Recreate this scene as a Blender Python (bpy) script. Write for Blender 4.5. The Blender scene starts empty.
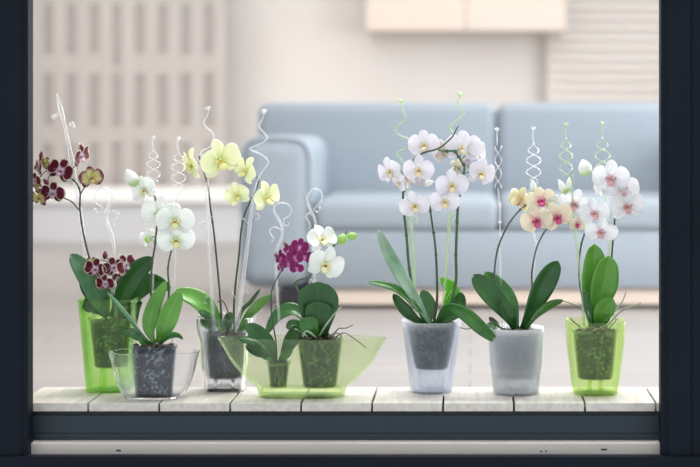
import bpy, bmesh, math, random
from mathutils import Vector, Matrix, Euler
random.seed(7)
scene = bpy.context.scene
COL = scene.collection
PI = math.pi

# ------------------------------------------------------------------ camera
F, D, ZC = 1638.0, 3.6, 0.74          # focal length in px, distance to the ledge front, eye height
VX, VY = 470.0, 116.0                 # vanishing point of the photograph
cam = bpy.data.cameras.new('camera'); camo = bpy.data.objects.new('camera', cam)
COL.objects.link(camo); scene.camera = camo
camo.location = (0, -D, ZC); camo.rotation_euler = (PI/2, 0, 0)
cam.sensor_width = 36; cam.lens = F/700*36
cam.shift_x = -(VX-350)/700; cam.shift_y = -(233.5-VY)/700
cam.dof.use_dof = True; cam.dof.focus_distance = D+0.12; cam.dof.aperture_fstop = 2.2
cam.clip_end = 60
# ------------------------------------------------------------------ world, lights, exposure
w = bpy.data.worlds.new('world'); scene.world = w; w.use_nodes = True
bg = w.node_tree.nodes['Background']; bg.inputs[0].default_value = (0.93, 0.965, 1.0, 1); bg.inputs[1].default_value = 1.1
def area(name, loc, rot, sx, sy, power, color=(1,1,1)):
    l = bpy.data.lights.new(name, 'AREA'); l.shape = 'RECTANGLE'; l.size = sx; l.size_y = sy
    l.energy = power; l.color = color
    o = bpy.data.objects.new(name, l); COL.objects.link(o); o.location = loc; o.rotation_euler = rot
    return o
area('daylight_side_window', (2.52, 3.0, 1.35), (0, PI/2, 0), 1.9, 3.9, 125, (0.97, 0.985, 1.0))
area('ceiling_fill_light', (-0.3, 4.6, 2.5), (0, 0, 0), 3.6, 2.6, 42, (1.0, 0.985, 0.97))  # unseen soft fill added over the back of the room
area('ceiling_fill_light_front', (0.2, 0.75, 2.5), (0, 0, 0), 2.4, 0.8, 100, (1.0, 0.985, 0.97))  # unseen fill added to brighten the plants from above
area('left_fill_light', (-3.0, 4.6, 1.3), (0, -PI/2, 0), 1.6, 2.0, 30, (1.0, 0.98, 0.96))  # added fill from the left, no window stands here
vs = scene.view_settings
vs.view_transform = 'Standard'; vs.look = 'None'; vs.gamma = 1; vs.use_curve_mapping = False; vs.exposure = 0.0
cy = scene.cycles
cy.max_bounces = 12; cy.transparent_max_bounces = 40; cy.transmission_bounces = 8; cy.diffuse_bounces = 4
cy.use_denoising = True; cy.sample_clamp_indirect = 6

# ------------------------------------------------------------------ helpers
def S(y): return F/(D+y)                              # px per metre at depth y
def P(px, py, y): return Vector(((px-VX)/S(y), y, ZC-(py-VY)/S(y)))
def lin(c):
    return tuple((v/12.92 if v <= 0.04045 else ((v+0.055)/1.055)**2.4) for v in (x/255 for x in c))+(1,)
def catmull(pts, n=8):
    pts = [Vector(p) for p in pts]
    if len(pts) < 3:
        return [pts[0].lerp(pts[-1], i/n) for i in range(n+1)]
    q = [pts[0]*2-pts[1]]+pts+[pts[-1]*2-pts[-2]]; out = []
    for i in range(1, len(q)-2):
        a, b, c, d = q[i-1:i+3]
        for k in range(n):
            t = k/n
            out.append(0.5*((2*b)+(c-a)*t+(2*a-5*b+4*c-d)*t*t+(3*b-a-3*c+d)*t**3))
    out.append(pts[-1]); return out

class MB:
    def __init__(s): s.v=[]; s.f=[]; s.m=[]; s.uv={}
    def grid(s, rows, mi=0, closed=False, uv=None):
        b=len(s.v); nr=len(rows); nc=len(rows[0])
        for r in rows: s.v.extend(Vector(p) for p in r)
        for i in range(nr-1):
            for j in range(nc if closed else nc-1):
                j2=(j+1)%nc
                s.f.append((b+i*nc+j, b+i*nc+j2, b+(i+1)*nc+j2, b+(i+1)*nc+j)); s.m.append(mi)
        if uv:
            for i in range(nr):
                for j in range(nc): s.uv[b+i*nc+j]=uv[i][j]
        return b
    def fan(s, ring, mi=0, flip=False):
        b=len(s.v); s.v.extend(Vector(p) for p in ring); idx=list(range(b,b+len(ring)))
        s.f.append(tuple(reversed(idx)) if flip else tuple(idx)); s.m.append(mi)
    def tube(s, pts, rad, n=8, mi=0, cap=True):
        pts=[Vector(p) for p in pts]; N=len(pts)
        if not hasattr(rad,'__len__'): rad=[rad]*N
        elif len(rad)!=N:
            R=list(rad); rad=[]
            for i in range(N):
                x=i/(N-1)*(len(R)-1); k=min(int(x),len(R)-2); rad.append(R[k]+(R[k+1]-R[k])*(x-k))
        rows=[]; up=None
        for i in range(N):
            t=(pts[min(i+1,N-1)]-pts[max(i-1,0)])
            t = t.normalized() if t.length>1e-9 else Vector((0,0,1))
            if up is None:
                up=Vector((0,1,0)) if abs(t.y)<0.9 else Vector((1,0,0))
            up=(up-t*up.dot(t)); up = up.normalized() if up.length>1e-6 else t.orthogonal().normalized()
            sd=t.cross(up)
            rows.append([pts[i]+(up*math.cos(a)+sd*math.sin(a))*rad[i] for a in (2*PI*k/n for k in range(n))])
        b=s.grid(rows,mi,True)
        if cap:
            s.f.append(tuple(b+k for k in range(n-1,-1,-1))); s.m.append(mi)
            s.f.append(tuple(b+(N-1)*n+k for k in range(n))); s.m.append(mi)
    def ball(s, c, r, mi=0, nu=10, nv=8, sc=(1,1,1), rot=None):
        c=Vector(c); rows=[]
        for i in range(nv+1):
            th=PI*i/nv*0.998+0.003
            row=[]
            for k in range(nu):
                a=-2*PI*k/nu
                p=Vector((math.sin(th)*math.cos(a)*sc[0], math.sin(th)*math.sin(a)*sc[1], math.cos(th)*sc[2]))*r
                if rot: p=rot@p
                row.append(c+p)
            rows.append(row)
        s.grid(rows,mi,True)
    def box(s, lo, hi, mi=0):
        x0,y0,z0=lo; x1,y1,z1=hi; b=len(s.v)
        s.v += [Vector(p) for p in ((x0,y0,z0),(x1,y0,z0),(x1,y1,z0),(x0,y1,z0),(x0,y0,z1),(x1,y0,z1),(x1,y1,z1),(x0,y1,z1))]
        for q in ((3,2,1,0),(4,5,6,7),(0,1,5,4),(1,2,6,5),(2,3,7,6),(3,0,4,7)): s.f.append(tuple(b+k for k in q)); s.m.append(mi)
    def build(s, name, mats, parent=None, smooth=True, solid=0, bevel=0, seg=2, sub=0, world=True):
        me=bpy.data.meshes.new(name)
        off = parent_loc(parent) if (parent is not None and world) else Vector((0,0,0))
        me.from_pydata([tuple(p-off) for p in s.v],[],s.f); 
        mats = mats if isinstance(mats,(list,tuple)) else [mats]
        for m in mats: me.materials.append(m)
        for p,mi in zip(me.polygons,s.m): p.material_index=mi
        if s.uv:
            ul=me.uv_layers.new(name='UVMap')
            for l in me.loops: ul.data[l.index].uv=s.uv.get(l.vertex_index,(0.5,0.5))
        bm=bmesh.new(); bm.from_mesh(me)
        if bevel:
            bmesh.ops.bevel(bm, geom=[e for e in bm.edges], offset=bevel, segments=seg, profile=0.5, affect='EDGES', clamp_overlap=True)
        if solid:
            bmesh.ops.recalc_face_normals(bm, faces=bm.faces)
            bmesh.ops.solidify(bm, geom=bm.faces[:], thickness=solid)
        else:
            bmesh.ops.recalc_face_normals(bm, faces=bm.faces)
        bm.to_mesh(me); bm.free()
        for p in me.polygons: p.use_smooth=smooth
        o=bpy.data.objects.new(name,me); COL.objects.link(o)
        if parent is not None: o.parent=parent
        if sub:
            md=o.modifiers.new('subdivision','SUBSURF'); md.levels=sub; md.render_levels=sub
        return o
def parent_loc(o):
    v=Vector((0,0,0))
    while o is not None: v+=o.location; o=o.parent
    return v
def tag(o, label=None, cat=None, group=None, kind=None):
    if label: o['label']=label
    if cat: o['category']=cat
    if group: o['group']=group
    if kind: o['kind']=kind
    return o
def thing(name, label, cat, loc, group=None):
    o=bpy.data.objects.new(name,None); COL.objects.link(o); o.location=loc; o.empty_display_size=0.05
    return tag(o,label,cat,group)
def struct(name, mb, mat, smooth=False, parent=None, **k):
    o=mb.build(name,mat,parent,smooth=smooth,**k); o['kind']='structure'; return o
def bx(lo,hi):
    m=MB(); m.box(lo,hi); return m

# ------------------------------------------------------------------ materials
class NT:
    def __init__(s,name):
        s.mat=bpy.data.materials.new(name); s.mat.use_nodes=True; s.t=s.mat.node_tree; s.t.nodes.clear()
        s.out=s.t.nodes.new('ShaderNodeOutputMaterial')
    def n(s,typ,**k):
        o=s.t.nodes.new('ShaderNode'+typ)
        for a,b in k.items(): setattr(o,a,b)
        return o
    def l(s,a,b): s.t.links.new(a,b)
    def math(s,op,a,b=None):
        m=s.n('Math',operation=op)
        for i,x in enumerate((a,b)):
            if x is None: continue
            if isinstance(x,(int,float)): m.inputs[i].default_value=x
            else: s.l(x,m.inputs[i])
        return m.outputs[0]
    def ramp(s,fac,stops):
        r=s.n('ValToRGB'); e=r.color_ramp.elements
        while len(e)<len(stops): e.new(0.5)
        for i,(p,c) in enumerate(stops): e[i].position=p; e[i].color=c
        s.l(fac,r.inputs[0]); return r.outputs[0]
    def noise(s,scale,detail=2,coord='Object',vec=None,stretch=None):
        tc=s.n('TexCoord'); v=tc.outputs[coord]
        if stretch:
            mp=s.n('Mapping'); mp.inputs['Scale'].default_value=stretch; s.l(v,mp.inputs[0]); v=mp.outputs[0]
        nz=s.n('TexNoise'); nz.inputs['Scale'].default_value=scale; nz.inputs['Detail'].default_value=detail
        s.l(v,nz.inputs['Vector']); return nz.outputs['Fac']
def pbr(name,col,rough=0.5,var=None,scale=8,detail=3,spec=0.5,stretch=None,bump=0,bscale=None,metal=0,coat=0):
    m=NT(name); p=m.n('BsdfPrincipled'); p.inputs['Roughness'].default_value=rough
    p.inputs['Specular IOR Level'].default_value=spec; p.inputs['Metallic'].default_value=metal
    p.inputs['Coat Weight'].default_value=coat
    if var:
        f=m.noise(scale,detail,stretch=stretch); m.l(m.ramp(f,[(0.3,col),(0.7,var)]),p.inputs['Base Color'])
    else: p.inputs['Base Color'].default_value=col
    if bump:
        f=m.noise(bscale or scale*4,3,stretch=stretch); b=m.n('Bump'); b.inputs['Strength'].default_value=bump
        b.inputs['Distance'].default_value=0.004
        m.l(f,b.inputs['Height']); m.l(b.outputs[0],p.inputs['Normal'])
    m.l(p.outputs[0],m.out.inputs[0]); return m.mat
def clear(name,tint,edge,body=(1,1,1,1),b0=0.03,b1=0.35,rough=0.04,gloss=1.0,ior=1.45,power=2.2):
    """thin clear plastic: tinted see-through, a little milky scatter that grows at grazing angles, sharp reflections"""
    m=NT(name); lw=m.n('LayerWeight'); lw.inputs['Blend'].default_value=0.5
    fac=m.math('POWER',lw.outputs['Facing'],power)
    tr=m.n('BsdfTransparent'); m.l(m.ramp(fac,[(0.0,tint),(1.0,edge)]),tr.inputs[0])
    df=m.n('BsdfDiffuse'); df.inputs[0].default_value=body
    tl=m.n('BsdfTranslucent'); tl.inputs[0].default_value=body
    md=m.n('MixShader'); md.inputs[0].default_value=0.55; m.l(df.outputs[0],md.inputs[1]); m.l(tl.outputs[0],md.inputs[2])
    mf=m.math('ADD',m.math('MULTIPLY',fac,b1-b0),b0)
    mx=m.n('MixShader'); m.l(mf,mx.inputs[0]); m.l(tr.outputs[0],mx.inputs[1]); m.l(md.outputs[0],mx.inputs[2])
    refl=m.math('ADD',m.math('MULTIPLY',m.math('POWER',lw.outputs['Facing'],5.0),0.75),0.04)
    gl=m.n('BsdfGlossy'); gl.inputs['Roughness'].default_value=rough
    m2=m.n('MixShader'); m.l(m.math('MULTIPLY',refl,gloss),m2.inputs[0]); m.l(mx.outputs[0],m2.inputs[1]); m.l(gl.outputs[0],m2.inputs[2])
    m.l(m2.outputs[0],m.out.inputs[0]); return m.mat
def thin(name,color_socket_fn,rough=0.45,trans=0.3,spec=0.3,sheen=0):
    """petal / leaf: a surface that also lets light through"""
    m=NT(name); c=color_socket_fn(m)
    p=m.n('BsdfPrincipled'); p.inputs['Roughness'].default_value=rough; p.inputs['Specular IOR Level'].default_value=spec
    t=m.n('BsdfTranslucent'); x=m.n('MixShader'); x.inputs[0].default_value=trans
    m.l(c,p.inputs['Base Color']); m.l(c,t.inputs[0]); m.l(p.outputs[0],x.inputs[1]); m.l(t.outputs[0],x.inputs[2])
    m.l(x.outputs[0],m.out.inputs[0]); return m.mat
def petal_mat(name,inner,mid,edge,pi_=0.25,pe=0.8,nz=0.12,soft=0.08,trans=0.35,nscale=60):
    def fn(m):
        uv=m.n('UVMap'); sp=m.n('SeparateXYZ'); m.l(uv.outputs[0],sp.inputs[0])
        a=m.math('ABSOLUTE',m.math('SUBTRACT',m.math('MULTIPLY',sp.outputs[1],2.0),1.0))
        u=sp.outputs[0]
        n=m.math('MULTIPLY',m.math('SUBTRACT',m.noise(nscale,2),0.5),nz*2)
        e=m.math('ADD',m.math('MAXIMUM',a,u),n)
        ce=m.ramp(e,[(max(0,pe-soft),mid),(min(1,pe+soft),edge)])
        mask=m.ramp(m.math('ADD',u,n),[(max(0,pi_-soft*1.5),(1,1,1,1)),(pi_+soft*1.5,(0,0,0,1))])
        mx=m.n('MixRGB'); m.l(mask,mx.inputs[0]); m.l(ce,mx.inputs[1]); mx.inputs[2].default_value=inner
        return mx.outputs[0]
    return thin(name,fn,rough=0.5,trans=trans)
def leaf_mat(name,a,b,rough=0.27,trans=0.2):
    def fn(m):
        uv=m.n('UVMap'); sp=m.n('SeparateXYZ'); m.l(uv.outputs[0],sp.inputs[0])
        v=m.math('ABSOLUTE',m.math('SUBTRACT',m.math('MULTIPLY',sp.outputs[1],2.0),1.0))
        rib=m.ramp(v,[(0.0,(0.75,0.75,0.75,1)),(0.09,(0,0,0,1))])
        base=m.ramp(m.noise(14,3),[(0.3,a),(0.7,b)])
        mx=m.n('MixRGB'); m.l(m.math('MULTIPLY',rib,0.45),mx.inputs[0]); m.l(base,mx.inputs[1]); mx.inputs[2].default_value=(b[0]*1.5,b[1]*1.4,b[2]*1.6,1)
        return mx.outputs[0]
    return thin(name,fn,rough=rough,trans=trans,spec=0.55)

M={}
M['frame']=pbr('anthracite_powder_coat',lin((7,15,27)),0.55,var=lin((10,19,31)),scale=3,spec=0.14)
M['rail']=pbr('slate_grey_aluminium',lin((36,50,60)),0.45,var=lin((32,45,55)),scale=2,spec=0.35,stretch=(0.3,1,4))
M['black']=pbr('black_gasket',lin((10,12,16)),0.6)
M['threshold']=pbr('pale_threshold',lin((206,198,190)),0.5,var=lin((196,188,181)),scale=6,stretch=(0.3,3,3))
M['floor']=None
def floor_mat():
    m=NT('pale_laminate'); tc=m.n('TexCoord'); br=m.n('TexBrick')
    br.inputs['Scale'].default_value=1.0; br.inputs['Brick Width'].default_value=1.4; br.inputs['Row Height'].default_value=0.16
    br.inputs['Mortar Size'].default_value=0.003; br.inputs['Color1'].default_value=lin((160,155,153)); br.inputs['Color2'].default_value=lin((152,148,147))
    br.inputs['Mortar'].default_value=lin((126,120,116)); m.l(tc.outputs['Object'],br.inputs[0])
    n=m.noise(5,4,stretch=(0.5,8,1)); mx=m.n('MixRGB',blend_type='MULTIPLY'); mx.inputs[0].default_value=0.25
    m.l(br.outputs[0],mx.inputs[1]); m.l(m.ramp(n,[(0.3,(0.8,0.78,0.76,1)),(0.7,(1,1,1,1))]),mx.inputs[2])
    p=m.n('BsdfPrincipled'); p.inputs['Roughness'].default_value=0.35; m.l(mx.outputs[0],p.inputs['Base Color']); m.l(p.outputs[0],m.out.inputs[0]); return m.mat
M['floor']=floor_mat()
M['wall']=pbr('warm_white_plaster',lin((214,209,205)),0.8,var=lin((210,204,200)),scale=2)
M['ceiling']=pbr('white_ceiling',lin((238,236,232)),0.9)
M['bench']=pbr('white_lacquer',lin((244,242,240)),0.4)
M['bench_body']=pbr('shaded_bench_lacquer',lin((205,205,208)),0.5)  # grey tone holds the shade below the bench slab
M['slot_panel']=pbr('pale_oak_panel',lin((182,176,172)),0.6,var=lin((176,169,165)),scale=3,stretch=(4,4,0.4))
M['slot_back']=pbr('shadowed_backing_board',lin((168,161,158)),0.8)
M['reflection']=pbr('tan_pane_reflection',lin((214,200,190)),0.5,var=lin((209,195,185)),scale=3,stretch=(0.5,4,4))
M['blind']=pbr('white_blind_slat',lin((230,224,220)),0.6)
M['fabric']=pbr('blue_grey_upholstery',lin((156,167,178)),0.85,var=lin((149,160,171)),scale=90,detail=2,bump=0.25,bscale=400,spec=0.2)
M['lit_floor_strip']=pbr('pale_lit_floor_strip',lin((226,212,200)),0.5,var=lin((216,202,190)),scale=4,stretch=(0.4,4,4))
M['foot']=pbr('dark_sofa_foot',lin((40,42,48)),0.5)
def plank_mat():
    m=NT('limed_wood_plank'); n=m.noise(9,5,stretch=(10,0.8,10)); n2=m.noise(3,2)
    c=m.ramp(n,[(0.25,lin((186,179,170))),(0.55,lin((206,201,194))),(0.85,lin((216,211,205)))])
    mx=m.n('MixRGB',blend_type='MULTIPLY'); mx.inputs[0].default_value=0.3; m.l(c,mx.inputs[1]); m.l(m.ramp(n2,[(0.35,(0.82,0.8,0.77,1)),(0.65,(1,1,1,1))]),mx.inputs[2])
    p=m.n('BsdfPrincipled'); p.inputs['Roughness'].default_value=0.5; m.l(mx.outputs[0],p.inputs['Base Color'])
    b=m.n('Bump'); b.inputs['Strength'].default_value=0.3; b.inputs['Distance'].default_value=0.002; m.l(n,b.inputs['Height']); m.l(b.outputs[0],p.inputs['Normal'])
    m.l(p.outputs[0],m.out.inputs[0]); return m.mat
M['plank']=plank_mat()
M['batten']=pbr('dark_batten',lin((26,28,32)),0.8)
def glassy(name,col,rough=0.0,ior=1.38,mix=0.0,tint=(1,1,1,1)):
    m=NT(name); g=m.n('BsdfGlass'); g.inputs['Color'].default_value=col; g.inputs['Roughness'].default_value=rough; g.inputs['IOR'].default_value=ior
    t=m.n('BsdfTransparent'); t.inputs[0].default_value=tint; x=m.n('MixShader'); x.inputs[0].default_value=mix
    m.l(g.outputs[0],x.inputs[1]); m.l(t.outputs[0],x.inputs[2]); m.l(x.outputs[0],m.out.inputs[0]); return m.mat
M['clear']=glassy('clear_plastic',(0.985,0.99,1,1),0.0,1.42,0.2)
M['green_clear']=clear('lime_green_clear_plastic',(0.86,0.97,0.71,1),(0.62,0.92,0.48,1),(0.60,0.98,0.42,1),0.03,0.45,0.04,0.7)
M['olive_clear']=clear('pale_green_clear_plastic',(0.94,0.968,0.87,1),(0.80,0.91,0.66,1),(0.76,0.92,0.62,1),0.025,0.42,0.04,0.7)
M['yellow_clear']=clear('yellow_green_clear_plastic',(0.91,0.972,0.78,1),(0.80,0.93,0.55,1),(0.80,0.97,0.52,1),0.035,0.45,0.04,0.7)
M['frost']=clear('frosted_plastic',(0.94,0.955,0.98,1),(0.88,0.91,0.96,1),(0.92,0.95,1.0,1),0.045,0.85,0.3,0.3,power=1.6)
M['frost_white']=clear('milky_frosted_plastic',(0.95,0.96,0.98,1),(0.9,0.92,0.96,1),(0.97,0.985,1.0,1),0.19,0.95,0.35,0.3,power=1.2)
M['grow']=clear('smoky_grow_pot_plastic',(0.93,0.94,0.96,1),(0.7,0.73,0.78,1),(0.7,0.74,0.8,1),0.006,0.22,0.12,0.5)
M['grow_green']=clear('green_tinted_grow_pot_plastic',(0.93,0.96,0.88,1),(0.75,0.86,0.62,1),(0.72,0.88,0.5,1),0.006,0.25,0.12,0.5)
M['acrylic']=clear('clear_acrylic_rod',(0.97,0.98,0.99,1),(0.90,0.92,0.95,1),(1,1,1,1),0.10,0.6,0.05,2.6,power=1.2)
M['acrylic_green']=clear('green_acrylic_rod',(0.84,0.93,0.76,1),(0.62,0.80,0.50,1),(0.66,0.84,0.52,1),0.16,0.55,0.05,2.0,power=1.2)
def bark_mat(name,a,b,c,scale=160):
    m=NT(name); n=m.noise(scale,4); n2=m.noise(scale*0.25,2)
    col=m.ramp(m.math('ADD',m.math('MULTIPLY',n,0.6),m.math('MULTIPLY',n2,0.4)),[(0.40,a),(0.52,b),(0.62,c)])
    p=m.n('BsdfPrincipled'); p.inputs['Roughness'].default_value=0.7; m.l(col,p.inputs['Base Color'])
    b_=m.n('Bump'); b_.inputs['Strength'].default_value=0.6; b_.inputs['Distance'].default_value=0.003; m.l(n,b_.inputs['Height']); m.l(b_.outputs[0],p.inputs['Normal'])
    m.l(p.outputs[0],m.out.inputs[0]); return m.mat
M['mix_grey']=bark_mat('dark_speckled_potting_mix',lin((16,19,24)),lin((44,49,57)),lin((150,154,160)))
M['mix_dark']=bark_mat('dark_potting_mix',lin((16,20,20)),lin((44,50,50)),lin((88,94,92)))
M['mix_moss']=bark_mat('mossy_potting_mix',lin((12,24,15)),lin((34,54,32)),lin((104,128,80)),130)
M['chip']=bark_mat('bark_chips',lin((22,16,12)),lin((58,44,34)),lin((128,112,96)),90)
M['stem']=pbr('green_flower_stem',lin((62,100,58)),0.45,var=lin((48,80,50)),scale=20)
M['stem_dark']=pbr('dark_flower_stem',lin((40,66,44)),0.4,var=lin((62,74,56)),scale=30)
M['stem_purple']=pbr('purplish_flower_stem',lin((52,52,60)),0.4,var=lin((84,92,84)),scale=30)
M['root']=pbr('silvery_aerial_root',lin((168,178,160)),0.6,var=lin((130,144,116)),scale=60)
M['root_brown']=pbr('brown_aerial_root',lin((120,106,92)),0.7,var=lin((88,74,60)),scale=60)
M['root_green']=pbr('pale_green_root',lin((126,146,88)),0.6,var=lin((84,106,58)),scale=60)
M['leaf_dark']=leaf_mat('dark_orchid_leaf',lin((34,80,34)),lin((50,104,46)))
M['leaf_mid']=leaf_mat('orchid_leaf',lin((48,100,42)),lin((72,130,58)))
M['leaf_light']=leaf_mat('light_orchid_leaf',lin((88,148,56)),lin((114,174,72)))
M['leaf_lime']=leaf_mat('lime_orchid_leaf',lin((110,190,40)),lin((140,214,60)),trans=0.45)
M['leaf_grey']=leaf_mat('glaucous_orchid_leaf',lin((60,106,66)),lin((92,136,98)),rough=0.22)
M['leaf_sheen']=leaf_mat('pale_sheen_orchid_leaf',lin((106,148,112)),lin((166,194,168)),rough=0.22)  # pale base colours hold the light sheen on one leaf
M['leaf_brown']=pbr('dark_dry_leaf',lin((52,40,44)),0.5,var=lin((74,58,58)),scale=40)
M['bud_green']=pbr('green_bud',lin((140,186,80)),0.45,var=lin((170,206,110)),scale=40)
M['bud_white']=petal_mat('white_bud',lin((190,210,150)),lin((240,242,238)),lin((250,250,250)),0.3,0.9)
M['bud_mauve']=pbr('mauve_bud',lin((178,156,170)),0.5,var=lin((206,190,204)),scale=50)
M['bud_purple']=pbr('dark_purple_bud',lin((86,18,44)),0.5,var=lin((120,50,66)),scale=60)
W=lambda r,g,b: lin((r,g,b))
PET={
 'harlequin':petal_mat('dark_purple_petal',W(238,222,230),W(98,10,42),W(234,226,200),0.27,0.90,0.22,0.04,0.2,70),
 'harlequin_pale':petal_mat('green_yellow_purple_petal',W(206,200,130),W(206,198,150),W(124,34,66),0.5,0.74,0.22,0.10,0.3,50),
 'white':petal_mat('white_petal',W(226,236,214),W(247,249,245),W(252,253,251),0.22,0.9,0.05,0.12),
 'yellow':petal_mat('yellow_green_petal',W(230,238,170),W(248,250,214),W(252,253,234),0.25,0.85,0.08,0.16),
 'magenta':petal_mat('magenta_petal',W(232,190,222),W(140,22,98),W(184,90,150),0.16,0.93,0.14,0.06,0.25,80),
 'ivory':petal_mat('ivory_white_petal',W(236,238,206),W(246,248,244),W(250,250,248),0.2,0.9,0.05,0.12),
 'blush':petal_mat('white_petal_with_lilac_blush',W(240,238,226),W(243,240,246),W(248,246,250),0.2,0.85,0.06,0.14),
 'blush_back':petal_mat('cream_mauve_petal_back',W(214,206,190),W(226,216,212),W(238,232,232),0.4,0.85,0.12,0.14),
 'peach':petal_mat('cream_peach_petal',W(232,188,190),W(243,233,212),W(247,242,220),0.30,0.82,0.14,0.14,0.35),
 'peach_back':petal_mat('cream_yellow_petal_back',W(228,206,158),W(241,232,196),W(249,245,216),0.35,0.82,0.12,0.14,0.35),
 'pure':petal_mat('bright_white_petal',W(244,226,234),W(250,250,252),W(252,252,253),0.16,0.9,0.05,0.1),
}
LIP={k:(pbr('lip_'+k,lin(a),0.5,var=lin(b),scale=120),pbr('lip_centre_'+k,lin(c),0.5)) for k,(a,b,c) in {
 'harlequin':((226,200,214),(150,70,110),(60,10,40)),'harlequin_pale':((206,190,120),(150,110,70),(90,40,40)),
 'white':((232,228,190),(214,206,120),(176,120,60)),'yellow':((228,226,130),(236,232,170),(206,180,60)),
 'magenta':((214,120,190),(150,30,110),(240,220,236)),'ivory':((238,232,180),(230,226,160),(130,30,36)),
 'blush':((240,226,196),(226,206,150),(180,130,40)),'blush_back':((220,210,180),(210,200,150),(180,140,70)),
 'peach':((214,90,140),(190,50,106),(130,20,60)),'peach_back':((220,180,120),(200,150,90),(150,90,60)),
 'pure':((214,150,160),(226,186,186),(190,110,84)),}.items()}

# ------------------------------------------------------------------ setting
XL,XR,YB,ZT=-3.25,2.5,6.6,2.6
ZS=ZC-287/S(0)                                    # top of the plank ledge
struct('floor',bx((XL,-0.0,-0.05),(XR,YB,0.0)),M['floor'])
struct('ceiling',bx((XL,0,ZT),(XR,YB,ZT+0.08)),M['ceiling'])
struct('wall_back',bx((XL,YB,0),(XR,YB+0.1,ZT)),M['wall'])
wl=MB()
wl.box((XL-0.1,0,0),(XL,YB,ZT)); struct('wall_left',wl,M['wall'])
wr=MB()
wr.box((XR+0.05,0,0),(XR+0.15,1.0,ZT)); wr.box((XR+0.05,5.0,0),(XR+0.15,YB,ZT)); wr.box((XR+0.05,1.0,0),(XR+0.15,5.0,0.35)); wr.box((XR+0.05,1.0,2.35),(XR+0.15,5.0,ZT))
struct('wall_right',wr,M['wall'])
fr=MB()
fr.box((-3.35,-0.04,-0.3),(-1.10,0.0,ZT)); fr.box((0.56,-0.04,-0.3),(2.65,0.0,ZT)); fr.box((-1.10,-0.04,2.3),(0.56,0.0,ZT))
struct('wall_front',fr,M['wall'])

# the big fixed window the picture looks through
win=bpy.data.objects.new('window_1',None); COL.objects.link(win); win['kind']='structure'; win.location=(-0.27,-0.05,0)
XA,XB=(28-VX)/S(-0.06),(661-VX)/S(-0.06)           # inner edges of the posts
def post(name,prof,z0,z1):                         # prof: closed polygon in x,y extruded in z
    m=MB(); n=len(prof)
    m.grid([[(x,y,z) for x,y in prof] for z in (z0,z1)],0,True); m.fan([(x,y,z0) for x,y in prof]); m.fan([(x,y,z1) for x,y in prof])
    return m.build(name,M['frame'],win,smooth=False,bevel=0.0012,seg=1)
def prof(xi,s):                                    # s = -1: the post lies to the left of its inner edge
    return [(xi,-0.060),(xi,-0.018),(xi+s*0.125,-0.018),(xi+s*0.125,-0.066),(xi+s*0.068,-0.066),(xi+s*0.067,-0.0635),(xi+s*0.064,-0.0635),(xi+s*0.063,-0.066),
            (xi+s*0.016,-0.066),(xi+s*0.015,-0.0635),(xi+s*0.012,-0.0635),(xi+s*0.011,-0.060)]
post('frame_post',prof(XA,-1),-0.12,2.32); post('frame_post',prof(XB,1),-0.12,2.32)
ZB=ZC-(456.5-VY)/S(-0.075)
m=MB(); m.box((XA-0.11,-0.075,-0.12),(XB+0.11,-0.05,ZB)); m.build('bottom_frame_rail',M['frame'],win,smooth=False,bevel=0.0015,seg=1)
m=MB(); m.box((XA-0.11,-0.066,2.2),(XB+0.11,-0.018,2.32)); m.build('top_frame_rail',M['frame'],win,smooth=False,bevel=0.0015,seg=1)
zt=ZC-(443-VY)/S(-0.034)
m=MB(); m.box((XA-0.05,-0.034,-0.05),(XB+0.05,0.008,zt)); th=m.build('threshold',M['threshold'],win,smooth=False,bevel=0.001,seg=1)
for px,py,wd in ((118.5,450.5,0.010),(604,449.5,0.013),(541,451.5,0.004),(546,451,0.003)):
    c=P(px,py,-0.0345); m=MB(); m.box((c.x-wd/2,-0.0348,c.z-0.0017),(c.x+wd/2,-0.030,c.z+0.0017)); m.build('drain_slot',M['black'],th,smooth=False)
z1=ZC-(415.5-VY)/S(0.0); z2=ZC-(433.5-VY)/S(0.0)
m=MB(); m.box((XA-0.06,0.0,z2),(XB+0.06,0.012,z1)); m.box((XA-0.06,-0.002,zt-0.004),(XB+0.06,0.012,z2)); m.build('inner_rail',M['rail'],win,smooth=False,bevel=0.001,seg=1)
m=MB(); m.box((XA-0.06,0.004,z1-0.002),(XB+0.06,0.012,ZS-0.0185)); m.build('gasket',M['black'],win,smooth=False)
gm=NT('clean_window_glass'); g=gm.n('BsdfTransparent'); g.inputs[0].default_value=(0.985,0.99,0.99,1); gm.l(g.outputs[0],gm.out.inputs[0])
m=MB(); m.box((XA-0.03,-0.030,ZB),(XB+0.03,-0.0355,2.25)); m.build('glass_pane',gm.mat,win,smooth=False)

# plank ledge
led=thing('display_platform','low pale wooden plank ledge inside the window, carrying all the potted orchids','platform',((VX*0-0.2),0.1,0))
gaps=[17+71*k for k in range(0,11)]
gx=[(88+71*(k-1)-VX)/S(0) for k in range(0,11)]
for a,b in zip(gx[:-1],gx[1:]):
    m=MB(); m.box((a+0.0022,0.0,ZS-0.0185),(b-0.0022,0.212,ZS)); o=m.build('plank',M['plank'],led,smooth=False,bevel=0.0012,seg=2)
m=MB(); m.box((gx[0]+0.01,0.02,0.0),(gx[-1]-0.01,0.05,ZS-0.0185)); m.build('support_batten',M['batten'],led,smooth=False)
m=MB(); m.box((gx[0]+0.01,0.165,0.0),(gx[-1]-0.01,0.195,ZS-0.0185)); m.build('support_batten',M['batten'],led,smooth=False)

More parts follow.
